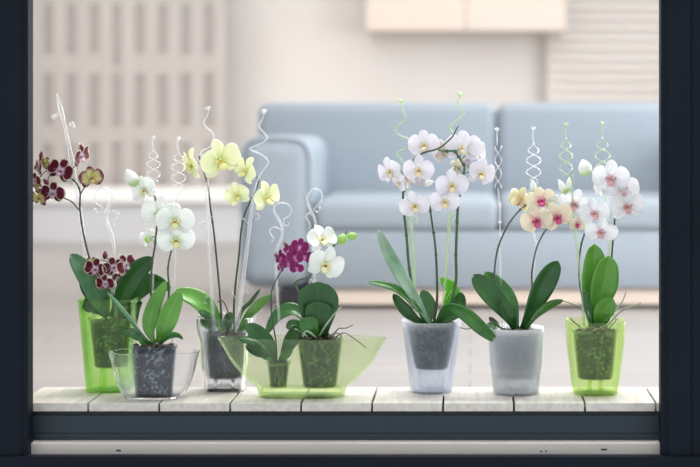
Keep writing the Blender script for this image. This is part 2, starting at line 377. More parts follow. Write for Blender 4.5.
# ------------------------------------------------------------------ room behind
# slotted panel: a board with real openings in front of a darker board
pn=thing('slotted_panel','pale wooden wall panel with rows of tall narrow slots','panel',(-2.3,6.38,0.0))
yp=6.38; sp=S(yp)
cols=[48,71.5,94.5,117,140,163,186,209]
while cols[0]>-20: cols.insert(0,cols[0]-23)
rows_px=[(-70,-14),(4,54),(74,126),(143,196)]
xs=set(); zs=set(); holes=[]
for i,c in enumerate(cols):
    long_=(abs(c-117)<1)
    for j,(a,b) in enumerate(rows_px):
        if long_ and j==1: b=66
        x0,x1=(c-4.6-VX)/sp,(c+4.6-VX)/sp; zb,zt_=ZC-(b-VY)/sp,ZC-(a-VY)/sp
        holes.append((x0,x1,zb,zt_)); xs.update((x0,x1)); zs.update((zb,zt_))
xs.update((-3.24,(226-VX)/sp)); zs.update((0.02,2.55)); xs=sorted(xs); zs=sorted(zs)
bm=bmesh.new(); vv={}
def gv(i,j):
    if (i,j) not in vv: vv[(i,j)]=bm.verts.new((xs[i]-pn.location.x,0,zs[j]-pn.location.z))
    return vv[(i,j)]
for i in range(len(xs)-1):
    for j in range(len(zs)-1):
        cx_,cz_=(xs[i]+xs[i+1])/2,(zs[j]+zs[j+1])/2
        if any(h[0]<cx_<h[1] and h[2]<cz_<h[3] for h in holes): continue
        bm.faces.new((gv(i,j),gv(i+1,j),gv(i+1,j+1),gv(i,j+1)))
bm.normal_update(); bmesh.ops.recalc_face_normals(bm,faces=bm.faces); bmesh.ops.solidify(bm,geom=bm.faces[:],thickness=0.014)
bmesh.ops.recalc_face_normals(bm,faces=bm.faces)
me=bpy.data.meshes.new('slotted_board'); bm.to_mesh(me); bm.free(); me.materials.append(M['slot_panel'])
o=bpy.data.objects.new('slotted_board',me); COL.objects.link(o); o.parent=pn
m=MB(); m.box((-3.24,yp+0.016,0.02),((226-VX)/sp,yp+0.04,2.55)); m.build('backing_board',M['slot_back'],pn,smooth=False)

# low white bench in front of the panel
yb=5.95; sb=S(yb)
be=thing('low_bench','long low white bench in front of the slotted wall panel','bench',(-2.2,yb+0.2,0))
zb1=ZC-(189-VY)/S(yb); zb0=ZC-(203-VY)/S(yb)
m=MB(); m.box((-3.2,yb,zb0),(-0.55,yb+0.40,zb1)); m.build('bench_top',M['bench'],be,smooth=False,bevel=0.008)
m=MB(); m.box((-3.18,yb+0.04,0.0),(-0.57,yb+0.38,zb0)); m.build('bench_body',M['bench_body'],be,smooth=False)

# tan box standing in for a pane reflection, and a blind, out of focus
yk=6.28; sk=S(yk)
cb=thing('pane_reflection_box','blurred tan box above the sofa, standing in for a window reflection','reflection',(0,yk,1.3))
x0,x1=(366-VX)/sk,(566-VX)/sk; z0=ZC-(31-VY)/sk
m=MB(); m.box((x0,yk+0.02,z0),(x1,YB,z0+0.7)); m.build('reflection_box_body',M['reflection'],cb,smooth=False,bevel=0.004)
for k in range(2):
    m=MB(); m.box((x0+(x1-x0)/2*k+0.003,yk,z0+0.003),(x0+(x1-x0)/2*(k+1)-0.003,yk+0.019,z0+0.697)); m.build('reflection_box_front',M['reflection'],cb,smooth=False,bevel=0.002)
bl=thing('venetian_blind','pale venetian blind hanging on the wall above the right end of the sofa','blind',(0.95,6.5,2.2))
x0,x1=(547-VX)/S(6.5),1.75
m=MB(); m.box((x0,6.47,2.16),(x1,6.53,2.21)); m.build('head_rail',M['blind'],bl,smooth=False)
z=0.80
while z<2.15:
    m=MB(); m.box((x0,6.485,z),(x1,6.515,z+0.004)); o=m.build('slat',M['blind'],bl,smooth=False)
    c=Vector(((x0+x1)/2,6.5,z))-bl.location
    for v in o.data.vertices:
        d=v.co-c; a=0.75; v.co=c+Vector((d.x,d.y*math.cos(a)*2.6-d.z*math.sin(a),d.y*math.sin(a)*2.6+d.z*math.cos(a)))
    z+=0.062

# sofa
so=thing('sofa','blue-grey upholstered sofa standing behind the orchids','sofa',(0.115,3.1,0))
def cushion(name,lo,hi,r,mat=None,seg=5,puff=0.0):
    m=MB(); m.box(lo,hi); o=m.build(name,mat or M['fabric'],so,smooth=True,bevel=r,seg=seg); return o
FY=2.65
cushion('armrest',(-0.884,FY,0.078),(-0.60,FY+0.90,0.662),0.075,seg=6)
cushion('armrest',(0.835,FY,0.078),(1.09,FY+0.90,0.662),0.075,seg=6)
cushion('backrest',(-0.905,FY+0.70,0.10),(0.1135,FY+0.90,0.797),0.05)
cushion('backrest',(0.1145,FY+0.70,0.10),(1.135,FY+0.90,0.797),0.05)
cushion('seat_cushion',(-0.60,FY+0.0,0.29),(0.1135,FY+0.72,0.425),0.045)
cushion('seat_cushion',(0.1145,FY+0.0,0.29),(0.836,FY+0.72,0.425),0.045)
cushion('seat_base',(-0.61,FY+0.012,0.078),(0.84,FY+0.88,0.30),0.012,seg=2)
def piping(pts):
    m=MB(); m.tube(pts,0.006,6); m.build('piping',M['fabric'],so)
for xa,xb in ((-0.884,-0.60),(0.835,1.09)):
    piping(catmull([(xa+0.01,FY+0.015,0.085),(xa+0.01,FY+0.015,0.5),(xa+0.012,FY+0.015,0.58),(xa+0.035,FY+0.015,0.635),(xa+0.09,FY+0.015,0.652),(xb-0.09,FY+0.015,0.652),(xb-0.035,FY+0.015,0.635),(xb-0.012,FY+0.015,0.58),(xb-0.01,FY+0.015,0.5),(xb-0.01,FY+0.015,0.085)],4))
m=MB(); m.box((-0.56,FY+0.03,0.018),(0.79,FY+0.06,0.0775)); m.build('lit_floor_strip',M['lit_floor_strip'],so,smooth=False)  # pale strip added for the bright band of lit floor under the sofa
for x in (-0.73,0.96):
    for y in (FY+0.02,FY+0.78):
        m=MB(); m.box((x,y,0.0),(x+0.10,y+0.09,0.078)); m.build('foot',M['foot'],so,smooth=False,bevel=0.004)

# ------------------------------------------------------------------ pots
def ring(cx,cy_,z,hx,hy,n,N):
    out=[]
    for k in range(N):
        a=2*PI*k/N; c,s=math.cos(a),math.sin(a)
        out.append((cx+hx*math.copysign(abs(c)**(2/n),c),cy_+hy*math.copysign(abs(s)**(2/n),s),z))
    return out
def shell(m,cx,cy_,lv,t,tb=None,N=48,mi=0):
    """an open vessel with real wall and floor thickness; lv = [(z,hx,hy,n)] from bottom to rim"""
    tb=tb or t; rows=[ring(cx,cy_,z,hx,hy,n,N) for z,hx,hy,n in lv]
    inner=[]
    for z,hx,hy,n in reversed(lv):
        zz=max(z,lv[0][0]+tb); inner.append(ring(cx,cy_,zz,hx-t,hy-t,n,N))
    allr=rows+inner
    m.grid(allr,mi,True); m.fan(rows[0],mi); m.fan(inner[-1],mi)
def lerp_lv(keys,n):
    """smooth (monotone-ish) interpolation of levels"""
    out=[]
    pts=[Vector((k[0],k[1],k[2])) for k in keys]; c=catmull(pts,n)
    for i,p in enumerate(c):
        x=i/(len(c)-1)*(len(keys)-1); k=min(int(x),len(keys)-2); f=x-k
        out.append((p.x,p.y,p.z,keys[k][3]*(1-f)+keys[k+1][3]*f))
    return out
def Zp(py,y): return ZC-(py-VY)/S(y)
def Xp(px,y): return (px-VX)/S(y)

def standoffs(root,mat,cx,cy_,r,z0,z1):
    m=MB()
    for k in range(4):
        a=PI/4+k*PI/2
        m.tube([(cx+r*math.cos(a),cy_+r*math.sin(a),z0),(cx+r*math.cos(a),cy_+r*math.sin(a),z1)],[0.0045,0.0035],8)
    m.build('inner_stand',mat,root)

def grow_pot(label,cx,cy_,zb,zr,rb,rr,mix,shellmat=None,n=2.0,chips=26,fill=0.93,seedv=1,roots=0,ky=1.0):
    random.seed(seedv)
    g=thing('grow_pot',label,'inner pot',(cx,cy_,zb),'inner grow pots of the orchids')
    m=MB(); t=0.0012
    lv=[(zb,rb*0.96,rb*0.96,n),(zb+0.003,rb,rb,n)]+[(zb+(zr-zb)*f,rb+(rr-rb)*f,rb+(rr-rb)*f,n) for f in (0.25,0.5,0.75,0.93)]
    lv+=[(zr-0.006,rr+0.0005,rr+0.0005,n),(zr-0.0055,rr+0.0022,rr+0.0022,n),(zr,rr+0.0024,rr+0.0024,n)]
    shell(m,cx,cy_,[(a,b,c*ky,d) for a,b,c,d in lv],t,N=40); m.build('pot_wall',shellmat or M['grow'],g)
    zf=zb+(zr-zb)*fill; rf=rb+(rr-rb)*fill
    m=MB(); e=0.0030
    rws=[]
    for i in range(13):
        f=i/12; z=zb+0.0025+(zf-zb-0.0025)*f; r=rb+(rf-rb)*f-e
        rws.append([Vector((x,y,zz)) + Vector((random.uniform(-1,1),random.uniform(-1,1),0))*0.0009 for x,y,zz in ring(cx,cy_,z,r,r*ky,n,32)])
    for q in (0.8,0.5,0.2):
        rws.append([Vector((x,y,zz+random.uniform(-0.002,0.003))) for x,y,zz in ring(cx,cy_,zf,(rf-e)*q,(rf-e)*q*ky,n,32)])
    m.grid(rws,0,True); m.fan(rws[0]); m.fan(rws[-1])
    sub=m.build('potting_mix',mix,g)
    m=MB()
    for k in range(chips):
        a=random.uniform(0,2*PI); r=(rf-0.008)*math.sqrt(random.random())
        c=Vector((cx+r*math.cos(a),cy_+r*ky*math.sin(a),zf+random.uniform(0.0,0.004)))
        m.ball(c,random.uniform(0.0035,0.0065),0,6,4,(1.5,0.9,0.6),Euler((random.uniform(-0.5,0.5),random.uniform(-0.5,0.5),random.uniform(0,6))).to_matrix())
    b=m.build('bark_chips',M['chip'],g,smooth=False); b['kind']='stuff'
    for k in range(roots):
        a=-PI/2+random.uniform(-1.1,1.1); z=zf-random.uniform(0,0.01); pts=[]
        while z>zb+0.006:
            f=(z-zb)/(zr-zb); r=rb+(rr-rb)*f-0.0024
            pts.append((cx+r*math.cos(a),cy_+r*ky*math.sin(a),z)); z-=0.006; a+=random.uniform(-0.16,0.16)
            if len(pts)>random.randint(6,18): break
        if len(pts)>3:
            m=MB(); m.tube(catmull(pts,3),0.0009,6); m.build('root',M['root_green'],g)
    return g,zf

POTG='clear plastic decorative plant pots'
def deco(name,label,cat,cx,cy_): return thing(name,label,cat,(cx,cy_,ZS),POTG)

# 1 tall square green pot
y1=0.168; c1=Xp(104.3,y1-0.055); zr=Zp(300,y1-0.05)
r=deco('plant_pot','tall square clear lime-green pot, at the far left end of the ledge','pot',c1,y1)
hw=28.2/S(y1-0.05)
m=MB(); shell(m,c1,y1,lerp_lv([(ZS,hw*0.70,hw*0.60,7),(ZS+0.003,hw*0.745,hw*0.64,7),(ZS+(zr-ZS)*0.35,hw*0.83,hw*0.73,8),(ZS+(zr-ZS)*0.7,hw*0.92,hw*0.82,8),(zr,hw,hw*0.90,8)],6),0.003,0.005,64)
m.build('pot_wall',M['green_clear'],r)
gz=Zp(369,y1-0.04)
standoffs(r,M['green_clear'],c1+0.004,y1,0.026,ZS+0.005,gz)
g1,zf1=grow_pot('mossy grow pot held up inside the tall square green pot',c1+0.004,y1,gz,Zp(319,y1-0.04),16.5/S(y1),21.8/S(y1),M['mix_moss'],M['grow_green'],chips=20,seedv=1)

# boat bowls
def boat(label,cx,cy_,keys,mat,t=0.003,shape=1.7):
    r=deco('boat_bowl',label,'bowl',cx,cy_)
    m=MB(); shell(m,cx,cy_,lerp_lv(keys,7),t,0.005,72); m.build('bowl_wall',mat,r); return r
# 2 small clear bowl
y2=0.072; c2=Xp(154,y2); s2=S(y2); H=Zp(351,y2)-ZS
r=boat('small clear boat-shaped bowl with curved-up sides, holding the pure white orchid',c2,y2,[(ZS,26/s2,0.036,3.0),(ZS+0.003,28.5/s2,0.040,3.0),(ZS+H*0.25,35.5/s2,0.043,2.6),(ZS+H*0.55,40.5/s2,0.046,2.4),(ZS+H*0.8,43/s2,0.048,2.3),(ZS+H,45.8/s2,0.051,2.2)],M['clear'],0.0035)
g2,zf2=grow_pot('dark speckled grow pot standing in the small clear bowl',c2,y2,ZS+0.0055,Zp(345,y2),18.5/s2,22.5/s2,M['mix_grey'],chips=30,seedv=2,fill=0.97,ky=0.80)
# 3 wavy clear square pot
y3=0.172; c3=Xp(225.5,y3); s3=S(y3); zr=Zp(316.5,y3)
r=deco('plant_pot','tall clear colourless pot with wavy walls and the yellow-green orchid','pot',c3,y3)
H=zr-ZS
m=MB(); shell(m,c3,y3,lerp_lv([(ZS,18.5/s3,0.037,5),(ZS+0.003,20.5/s3,0.040,5),(ZS+H*0.12,21/s3,0.041,5),(ZS+H*0.4,24/s3,0.0455,4),(ZS+H*0.62,24.5/s3,0.046,4),(ZS+H*0.82,28/s3,0.050,4),(zr-0.002,29.3/s3,0.052,4),(zr,29.5/s3,0.052,4)],6),0.004,0.009,56)
m.build('pot_wall',M['clear'],r)
gz=Zp(378,y3)
standoffs(r,M['clear'],c3,y3,0.028,ZS+0.009,gz)
g3,zf3=grow_pot('dark grow pot held up inside the tall wavy colourless pot',c3,y3,gz,Zp(331,y3),17/s3,20.8/s3,M['mix_dark'],chips=24,seedv=3,roots=2,ky=0.84)
# 4 long green boat bowl
y4=0.084; c4=Xp(301.8,y4); s4=S(y4); zr=Zp(337,y4); H=zr-ZS
r=boat('long pale green boat-shaped bowl holding two small orchids',c4,y4,[(ZS,41/s4,0.036,3.0),(ZS+0.004,43/s4,0.038,3.0),(ZS+0.024,46/s4,0.040,2.6),(ZS+H*0.35,58/s4,0.045,2.2),(ZS+H*0.6,71/s4,0.048,1.9),(ZS+H*0.8,78/s4,0.0495,1.75),(ZS+H,85/s4,0.0505,1.65)],M['olive_clear'],0.0028)
m=MB(); m.box((c4-40/s4,y4-0.030,ZS+0.005),(c4+40/s4,y4+0.030,ZS+0.022)); m.build('inner_step',M['olive_clear'],r,smooth=False,bevel=0.003)
ya=0.080; ca=Xp(278.5,ya); sa=S(ya)
ga,zfa=grow_pot('tiny mossy grow pot at the left in the long green bowl',ca,ya,ZS+0.0225,Zp(361,ya),8.8/sa,11.3/sa,M['mix_moss'],M['grow_green'],chips=12,seedv=4,roots=3,fill=0.96)
yb4=0.084; cb4=Xp(320,yb4); sb4=S(yb4)
gb,zfb=grow_pot('larger mossy grow pot with visible roots in the long green bowl',cb4,yb4,ZS+0.0225,Zp(338,yb4),17/sb4,23/sb4,M['mix_moss'],M['grow_green'],chips=46,seedv=5,roots=6,fill=0.99,ky=0.84)
# 5 round frosted pot
y5=0.146; c5=Xp(431.5,y5); s5=S(y5); zr=Zp(320,y5); H=zr-ZS
r=deco('plant_pot','round smoky frosted pot holding the tall white orchid with green stakes','pot',c5,y5)
m=MB(); shell(m,c5,y5,[(ZS,19/s5,19/s5,2),(ZS+0.001,20/s5,20/s5,2),(ZS+0.003,20.6/s5,20.6/s5,2)]+[(ZS+H*f,(20.8+8.9*f)/s5,(20.8+8.9*f)/s5,2.0+0.6*f) for f in (0.1,0.3,0.5,0.7,0.9)]+[(zr,30/s5,30/s5,2.6)],0.0028,0.006,64)
m.build('pot_wall',M['frost'],r)
gz=Zp(368,y5)
m=MB(); m.tube([(c5,y5,ZS+0.005),(c5,y5,gz)],0.030,24); m.build('inner_stand',M['frost_white'],r)
g5,zf5=grow_pot('dark grow pot seen through the smoky frosted pot',c5,y5,gz,Zp(324,y5),16.5/s5,26/s5,M['mix_dark'],chips=24,seedv=6,fill=0.98)
# 6 milky pot
y6=0.130; c6=Xp(516,y6); s6=S(y6); zr=Zp(327,y6); H=zr-ZS
r=deco('plant_pot','round milky white frosted pot holding the cream and pink orchid','pot',c6,y6)
m=MB(); shell(m,c6,y6,[(ZS,21.5/s6,21.5/s6,2),(ZS+0.001,22.6/s6,22.6/s6,2),(ZS+0.003,23/s6,23/s6,2),(ZS+H*0.38,25/s6,25/s6,2),(ZS+H*0.385,25.6/s6,25.6/s6,2)]+[(ZS+H*f,(24.2+3.9*f)/s6,(24.2+3.9*f)/s6,2.0) for f in (0.5,0.7,0.9)]+[(zr,28/s6,28/s6,2)],0.0028,0.006,64)
m.build('pot_wall',M['frost_white'],r)
gz=Zp(377,y6)
m=MB(); m.tube([(c6,y6,ZS+0.005),(c6,y6,gz)],0.032,24); m.build('inner_stand',M['frost_white'],r)
g6,zf6=grow_pot('grey grow pot faintly visible inside the milky white pot',c6,y6,gz,Zp(330,y6),19.5/s6,23.5/s6,M['mix_dark'],chips=20,seedv=7,fill=0.98)
# 7 rounded square yellow-green pot
y7=0.126; c7=Xp(595,y7); s7=S(y7); zr=Zp(320,y7); H=zr-ZS
r=deco('plant_pot','rounded yellow-green clear pot at the right end, holding the white orchid with pink lips','pot',c7,y7)
m=MB(); shell(m,c7,y7,lerp_lv([(ZS,19.5/s7,17.5/s7,3.2),(ZS+0.003,22/s7,20/s7,3.4),(ZS+H*0.15,23.6/s7,21.5/s7,3.8),(ZS+H*0.4,26/s7,24/s7,4),(ZS+H*0.7,28.5/s7,26/s7,4.5),(zr,29.5/s7,27/s7,5)],6),0.0028,0.006,64)
m.build('pot_wall',M['yellow_clear'],r)
gz=Zp(378,y7)
standoffs(r,M['yellow_clear'],c7,y7,0.018,ZS+0.006,gz)
g7,zf7=grow_pot('dark mossy grow pot held up inside the yellow-green pot',c7,y7,gz,Zp(329,y7),17.5/s7,22.3/s7,M['mix_moss'],M['grow_green'],chips=26,seedv=8,n=2.4,fill=0.96)

# ------------------------------------------------------------------ orchids
def blade_profile(u,c,base):
    if u>c:
        q=(u-c)/(1-c); return math.sqrt(max(0.0,1-q*q))
    q=u/c; q=q*q*(3-2*q); return base+(1-base)*q
def petal_mesh(mb,ang,L,Wd,c,base,cup,twist=0,yoff=0,nu=10,nv=6,mi=0,recurve=0.0):
    d=Vector((math.cos(ang),0,math.sin(ang))); s_=Vector((-math.sin(ang),0,math.cos(ang)))
    rows=[];uvs=[]
    for i in range(nu+1):
        t=i/nu; u=0.03+0.968*math.sin(t*PI/2)**0.95; h=Wd/2*blade_profile(u,c,base); row=[];uv=[]
        for j in range(nv+1):
            v=-1+2*j/nv
            y=yoff+cup*(v*v*h*0.9)*-1+recurve*u*u - 0.03*math.sin(u*PI) + 0.018*math.sin(7*u+5*v)*abs(v)
            row.append(d*(L*u)+s_*(v*h)+Vector((0,y,0))); uv.append((u,0.5+v/2))
        rows.append(row);uvs.append(uv)
    mb.grid(rows,mi,False,uvs)
FL={}
def flower_meshes(style):
    if style in FL: return FL[style]
    pm=PET[style]; la,lb=LIP[style]
    def fin(mb,name,mats,solid):
        o=mb.build(name,mats,None,smooth=True,solid=solid); me=o.data; bpy.data.objects.remove(o); return me
    m=MB()
    petal_mesh(m,PI/2,0.50,0.32,0.58,0.30,0.35,recurve=0.02)
    petal_mesh(m,math.radians(216),0.48,0.30,0.55,0.30,0.35,recurve=0.03)
    petal_mesh(m,math.radians(-36),0.48,0.30,0.55,0.30,0.35,recurve=0.03)
    sep=fin(m,'flower',[pm],0.012)
    pts=[]
    for sgn in (0,1):
        m=MB(); ang=math.radians(10) if sgn==0 else math.radians(170)
        petal_mesh(m,ang,0.53,0.60,0.55,0.16,0.34,yoff=-0.02,recurve=-0.03,nu=12,nv=8)
        pts.append(fin(m,'petal',[pm],0.012))
    m=MB()
    # mid lobe, side lobes, column
    rows=[]
    for i in range(9):
        t=i/8; u=0.02+0.97*t; h=0.075*blade_profile(u,0.45,0.5)
        c=Vector((0,-0.05-0.10*math.sin(u*2.2),-0.03-0.20*u)); rows.append([c+Vector((h*v,-0.02*(1-v*v),0)) for v in (-1,-0.5,0,0.5,1)])
    m.grid(rows,0)
    for sgn in (-1,1):
        rows=[]
        for i in range(7):
            t=i/6; u=0.03+0.95*t; h=0.055*blade_profile(u,0.55,0.4)
            c=Vector((sgn*(0.02+0.085*math.sin(u*1.5)),-0.06-0.07*u,-0.02+0.03*u)); rows.append([c+Vector((0.01*v,-0.012*v,h*v)) for v in (-1,-0.4,0.4,1)])
        m.grid(rows,0)
    m.ball((0,-0.075,-0.035),0.035,1,8,6); m.ball((0,-0.06,0.025),0.034,0,8,6,(0.8,1.5,0.9))
    lip=fin(m,'lip',[la,lb],0.008)
    FL[style]=(sep,pts,lip); return FL[style]
def face_rot(yaw,pitch,roll):
    return (Matrix.Rotation(math.radians(yaw),3,'Z')@Matrix.Rotation(math.radians(pitch),3,'X')@Matrix.Rotation(math.radians(roll),3,'Y')).to_euler()

class Orchid:
    def __init__(s,label,cx,y,z,group=None):
        s.y=y; s.root=thing('orchid',label,'orchid',(cx,y,z),group); s.spikes=[]; s.leafm=M['leaf_mid']; s.stemm=M['stem']; s.bloom=1.0
    def W(s,p): return P(p[0],p[1],s.y+(p[2] if len(p)>2 else 0.0))
    def spike(s,pts,r=(0.0026,0.0017),mat=None,fl=(),name='flower_spike'):
        w=catmull([s.W(p) for p in pts],8); m=MB(); m.tube(w,list(r),8)
        for k in range(6,len(w)-4,9): m.ball(w[k],r[0]*1.25,0,8,5,(1,1,1.0))    # nodes
        for f in fl:
            a=s.W((f[0],f[1],f[8] if len(f)>8 else -0.012))+Vector((0,0.006,0))
            best=min(w,key=lambda q:(q-a).length+max(0,q.z-a.z)*0.6)
            if (best-a).length<0.09:
                mid=(best+a)/2+Vector((0,0.006,0.004)); m.tube(catmull([best,mid,a],5),[0.0013,0.0011,0.0016],6)
        m.build(name,mat or s.stemm,s.root)
        for f in fl: s.flower(*f)
        return w
    def flower(s,px,py,span,style,yaw=0,pitch=0,roll=0,sq=1.0,dy=-0.012):
        sep,pts,lip=flower_meshes(style)
        o=bpy.data.objects.new('flower',sep); COL.objects.link(o); o.parent=s.root
        yaw+=random.uniform(-12,12); pitch+=random.uniform(-8,8); roll+=random.uniform(-8,8); span*=random.uniform(0.95,1.03)
        o.location=s.W((px,py,dy))-s.root.location; o.rotation_euler=face_rot(yaw,pitch,roll); k=span*s.bloom/S(s.y); o.scale=(k,k,k*sq)
        for q in pts:
            c=bpy.data.objects.new('petal',q); COL.objects.link(c); c.parent=o
        c=bpy.data.objects.new('lip',lip); COL.objects.link(c); c.parent=o; c.scale=(1.4,1.0,1.0)
        return o
    def bud(s,px,py,w,h,mat,roll=0,dy=-0.01,attach=None):
        m=MB(); rot=Euler((0,math.radians(roll),0)).to_matrix(); k=1/S(s.y); c=s.W((px,py,dy)); rows=[];uvs=[]
        for i in range(11):
            t=i/10; z=(t-0.5)*h*k; r=w/2*k*math.sin(PI*min(0.999,max(0.001,t**0.85)))**0.75
            rows.append([c+rot@Vector((r*math.cos(a)*(1+0.08*math.cos(3*a)),r*math.sin(a),z)) for a in (2*PI*q/12 for q in range(12))]); uvs.append([(t,0.5)]*12)
        m.grid(rows,0,True,uvs); m.fan(rows[0]); m.fan(rows[-1])
        if attach:
            m.tube(catmull([s.W(attach),(s.W(attach)+c)/2+Vector((0,0.003,0.002)),c-rot@Vector((0,0,h*k*0.4))],4),0.0012,6,0)
        m.build('bud',mat,s.root)
    def leaf(s,pts,wpx,tilt=0,mat=None,c=0.6,base=0.3,fold=0.25,name='leaf',thick=0.0016):
        """tilt: degrees the blade is turned out of the picture plane (0 = seen face on)"""
        w=catmull([s.W(p) for p in pts],7); N=len(w); rows=[];uvs=[]; wid=wpx/S(s.y)
        a=math.radians(tilt); wt=wid/max(0.25,math.cos(a))
        for i in range(N):
            u=i/(N-1); u2=min(0.999,0.0+u); h=wt/2*max(0.02,blade_profile(u2,c,base))
            t=(w[min(i+1,N-1)]-w[max(i-1,0)]).normalized()
            side=Vector((0,1,0)).cross(t); side=side.normalized() if side.length>1e-5 else Vector((1,0,0))
            out=t.cross(side)
            sd=(side*math.cos(a)+out*math.sin(a)); nrm=t.cross(sd)
            if nrm.y>0 and abs(tilt)<60: nrm=-nrm
            row=[];uv=[]
            for j in range(9):
                v=-1+j/4; row.append(w[i]+sd*(v*h)+nrm*(fold*abs(v)**1.3*h)); uv.append((u,0.5+v/2))
            rows.append(row);uvs.append(uv)
        m=MB(); m.grid(rows,0,False,uvs); return m.build(name,mat or s.leafm,s.root,solid=thick)
    def root_(s,pts,r=0.0018,mat=None):
        m=MB(); m.tube(catmull([s.W(p) for p in pts],6),[r,r,r*0.8],7); m.build('aerial_root',mat or M['root'],s.root)

STG='decorative acrylic plant stakes'
class Stake:
    def __init__(s,label,y,base,mat):
        s.y=y; s.mat=mat; s.root=thing('plant_stake',label,'plant stake',P(base[0],base[1],y),STG)
    def W(s,p): return P(p[0],p[1],s.y+(p[2] if len(p)>2 else 0.0))
    def rod(s,pts,r,name='rod',n=8):
        m=MB(); m.tube(catmull([s.W(p) for p in pts],7),r,8); m.build(name,s.mat,s.root)
    def knob(s,px,py,r=2.2,name='knob'):
        m=MB(); k=1/S(s.y); c=s.W((px,py)); m.ball(c,r*k,0,10,8,(1.25,1.0,0.62)); m.ball(c+Vector((0,0,-1.6*k)),r*k*0.62,0,10,8); m.build(name,s.mat,s.root)
    def helix(s,px,y0,y1,amp,turns,ph=0,r=0.0012,taper=True):
        for q in (0,1):
            m=MB(); pts=[]; N=int(26*turns); k=1/S(s.y)
            for i in range(N+1):
                t=i/N; a=ph+q*PI+turns*2*PI*t; A=amp*k*(min(1,t*4) if taper else 1)
                c=s.W((px,y0+(y1-y0)*t)); pts.append(c+Vector((A*math.sin(a),A*math.cos(a),0)))
            m.tube(pts,r,7); m.build('helix_strand',s.mat,s.root)
    def drop(s,px,py,r=2.0):
        m=MB(); m.ball(s.W((px,py)),r/S(s.y),0,8,6); m.build('bead',s.mat,s.root)
A_,G_=M['acrylic'],M['acrylic_green']

# ---- 1 dark purple orchid
o=Orchid('dark purple orchid with white petal edges, in the tall square green pot',c1+0.004,y1,zf1)
o.stemm=M['stem_dark']; o.leafm=M['leaf_dark']
H_,HP='harlequin','harlequin_pale'
o.spike([(104,318),(100,300),(92,268),(86,245),(82,225),(80,208),(80,192),(77,184),(71,178),(62,174,-0.005),(50,170,-0.005),(40,164)],fl=[(61,171,27,H_,-8,0,18),(40,167,20,H_,-50,0,10),(80,156,27,H_,80,0,-18,1.0,-0.006),(36,181,18,H_,-45,10,-5),(45,163,14,HP,-20,0,30)])
o.spike([(80,195),(84,188),(88,182),(91,179)],(0.0016,0.0014),fl=[(91,178,25,HP,28,5,-8)])
o.spike([(79,210),(72,202),(64,198),(54,194)],(0.0016,0.0014),fl=[(53,193,24,H_,-5,5,0),(40,198,20,HP,-30,10,15),(37,186,14,HP,-30,0,60)])
o.bud(41,155,4,8,M['bud_purple'],10,attach=(43,163)); o.bud(46,182,5,8,M['bud_purple'],-40,attach=(50,176))
o.spike([(112,316),(113,300),(113,285),(112,272),(108,262)],(0.002,0.0014),fl=[(96,269,23,H_,-15,5,5,1,-0.03),(114,267,22,H_,5,5,-10,1,-0.034),(125,265,24,H_,40,0,-20,1,-0.03),(106,283,21,H_,-5,15,0,1,-0.035),(117,278,13,H_,30,20,30,1,-0.02),(92,262,12,HP,-30,0,30,1,-0.02)])
o.bud(105,255,5,9,M['bud_purple'],5,attach=(109,263)); o.bud(119,283,4,6,M['bud_purple'],150)
o.leaf([(107,316),(101,303,-0.01),(88,277,-0.02),(71,254,-0.02)],20,35,M['leaf_grey'],c=0.55)
o.leaf([(107,316),(98,304),(88,288,0.01),(82,272,0.02)],14,30,M['leaf_dark'])
o.leaf([(112,316),(122,296,-0.01),(136,272,-0.015),(153,257,-0.01)],21,20,M['leaf_dark'],c=0.55)
o.leaf([(114,316),(130,298,0.02),(150,281,0.03),(171,288,0.03)],19,25,M['leaf_mid'],c=0.6)
o.leaf([(108,317),(99,309,0.0),(92,304),(85,311)],17,20,M['leaf_dark'],c=0.6)
o.leaf([(113,317),(122,308,0.0),(128,303),(133,308)],12,30,M['leaf_dark'],c=0.6)
o.root_([(110,317),(118,306),(126,301,0.01),(136,298,0.02)],0.002,M['root_brown'])
s=Stake('straight clear stake with tiny side drops, leaning behind the dark purple orchid',y1+0.012,(93,318),A_)
s.rod([(57,94),(60,106),(64,122),(69,146),(75,180),(82,225),(88,270),(93,318)],[0.0015,0.0055,0.0035,0.0055,0.0045,0.004,0.004])
s.rod([(61,112),(57,114),(54,118)],0.0012,'side_twig'); s.rod([(66,130),(69,127),(71,123)],0.0012,'side_twig'); s.drop(54,117,2.4); s.drop(57,115,1.8); s.drop(72,124,2.6); s.drop(74,127,1.8)
s=Stake('clear stake with a question-mark hook, between the dark purple and white orchids',y1-0.012,(116,318),A_)
s.rod([(116,318),(115,280),(114,252),(112,236),(107,222),(106,214),(109,206),(112,198),(110,191),(104,188),(97,190),(94,197),(97,204),(102,207),(102,211),(97,212),(95,210)],[0.0042,0.0042,0.004,0.003,0.0022,0.0014,0.0012,0.0012])
s.rod([(106,216),(111,211),(117,212),(118,217),(115,220),(114,224),(116,225)],0.0012,'side_curl'); s.drop(95,210,1.8); s.drop(118,214,1.6)

# ---- 2 white orchid
o=Orchid('pure white orchid with yellow lips, in the small clear bowl',c2,y2,zf2)
o.leafm=M['leaf_light']
o.spike([(152,343),(152,320),(151,290),(152,265),(155,245),(157,222),(157,205),(152,192),(143,184),(134,180)],fl=[(145,190,30,'white',-24,8,-22),(160,213,37,'white',-4,0,8,1,-0.022),(150,238,22,'white',-130,0,10,1,0.006)],mat=M['stem_dark'])
o.spike([(161,343),(167,312),(169,288),(168,268),(172,247),(174,235),(176,225)],fl=[(175,221,37,'white',10,0,0,1,-0.03),(176,239,36,'white',14,10,-6,1,-0.02)])
o.bud(131,178,13,20,M['bud_white'],-28,attach=(141,184)); o.bud(147,240,4,8,M['bud_green'],160)
o.leaf([(154,343),(149,327,-0.01),(154,305,-0.015),(166,281,-0.01)],15,15,c=0.5)
o.leaf([(158,343),(164,328,-0.02),(171,310,-0.025),(180,291,-0.02)],19,15,c=0.5)
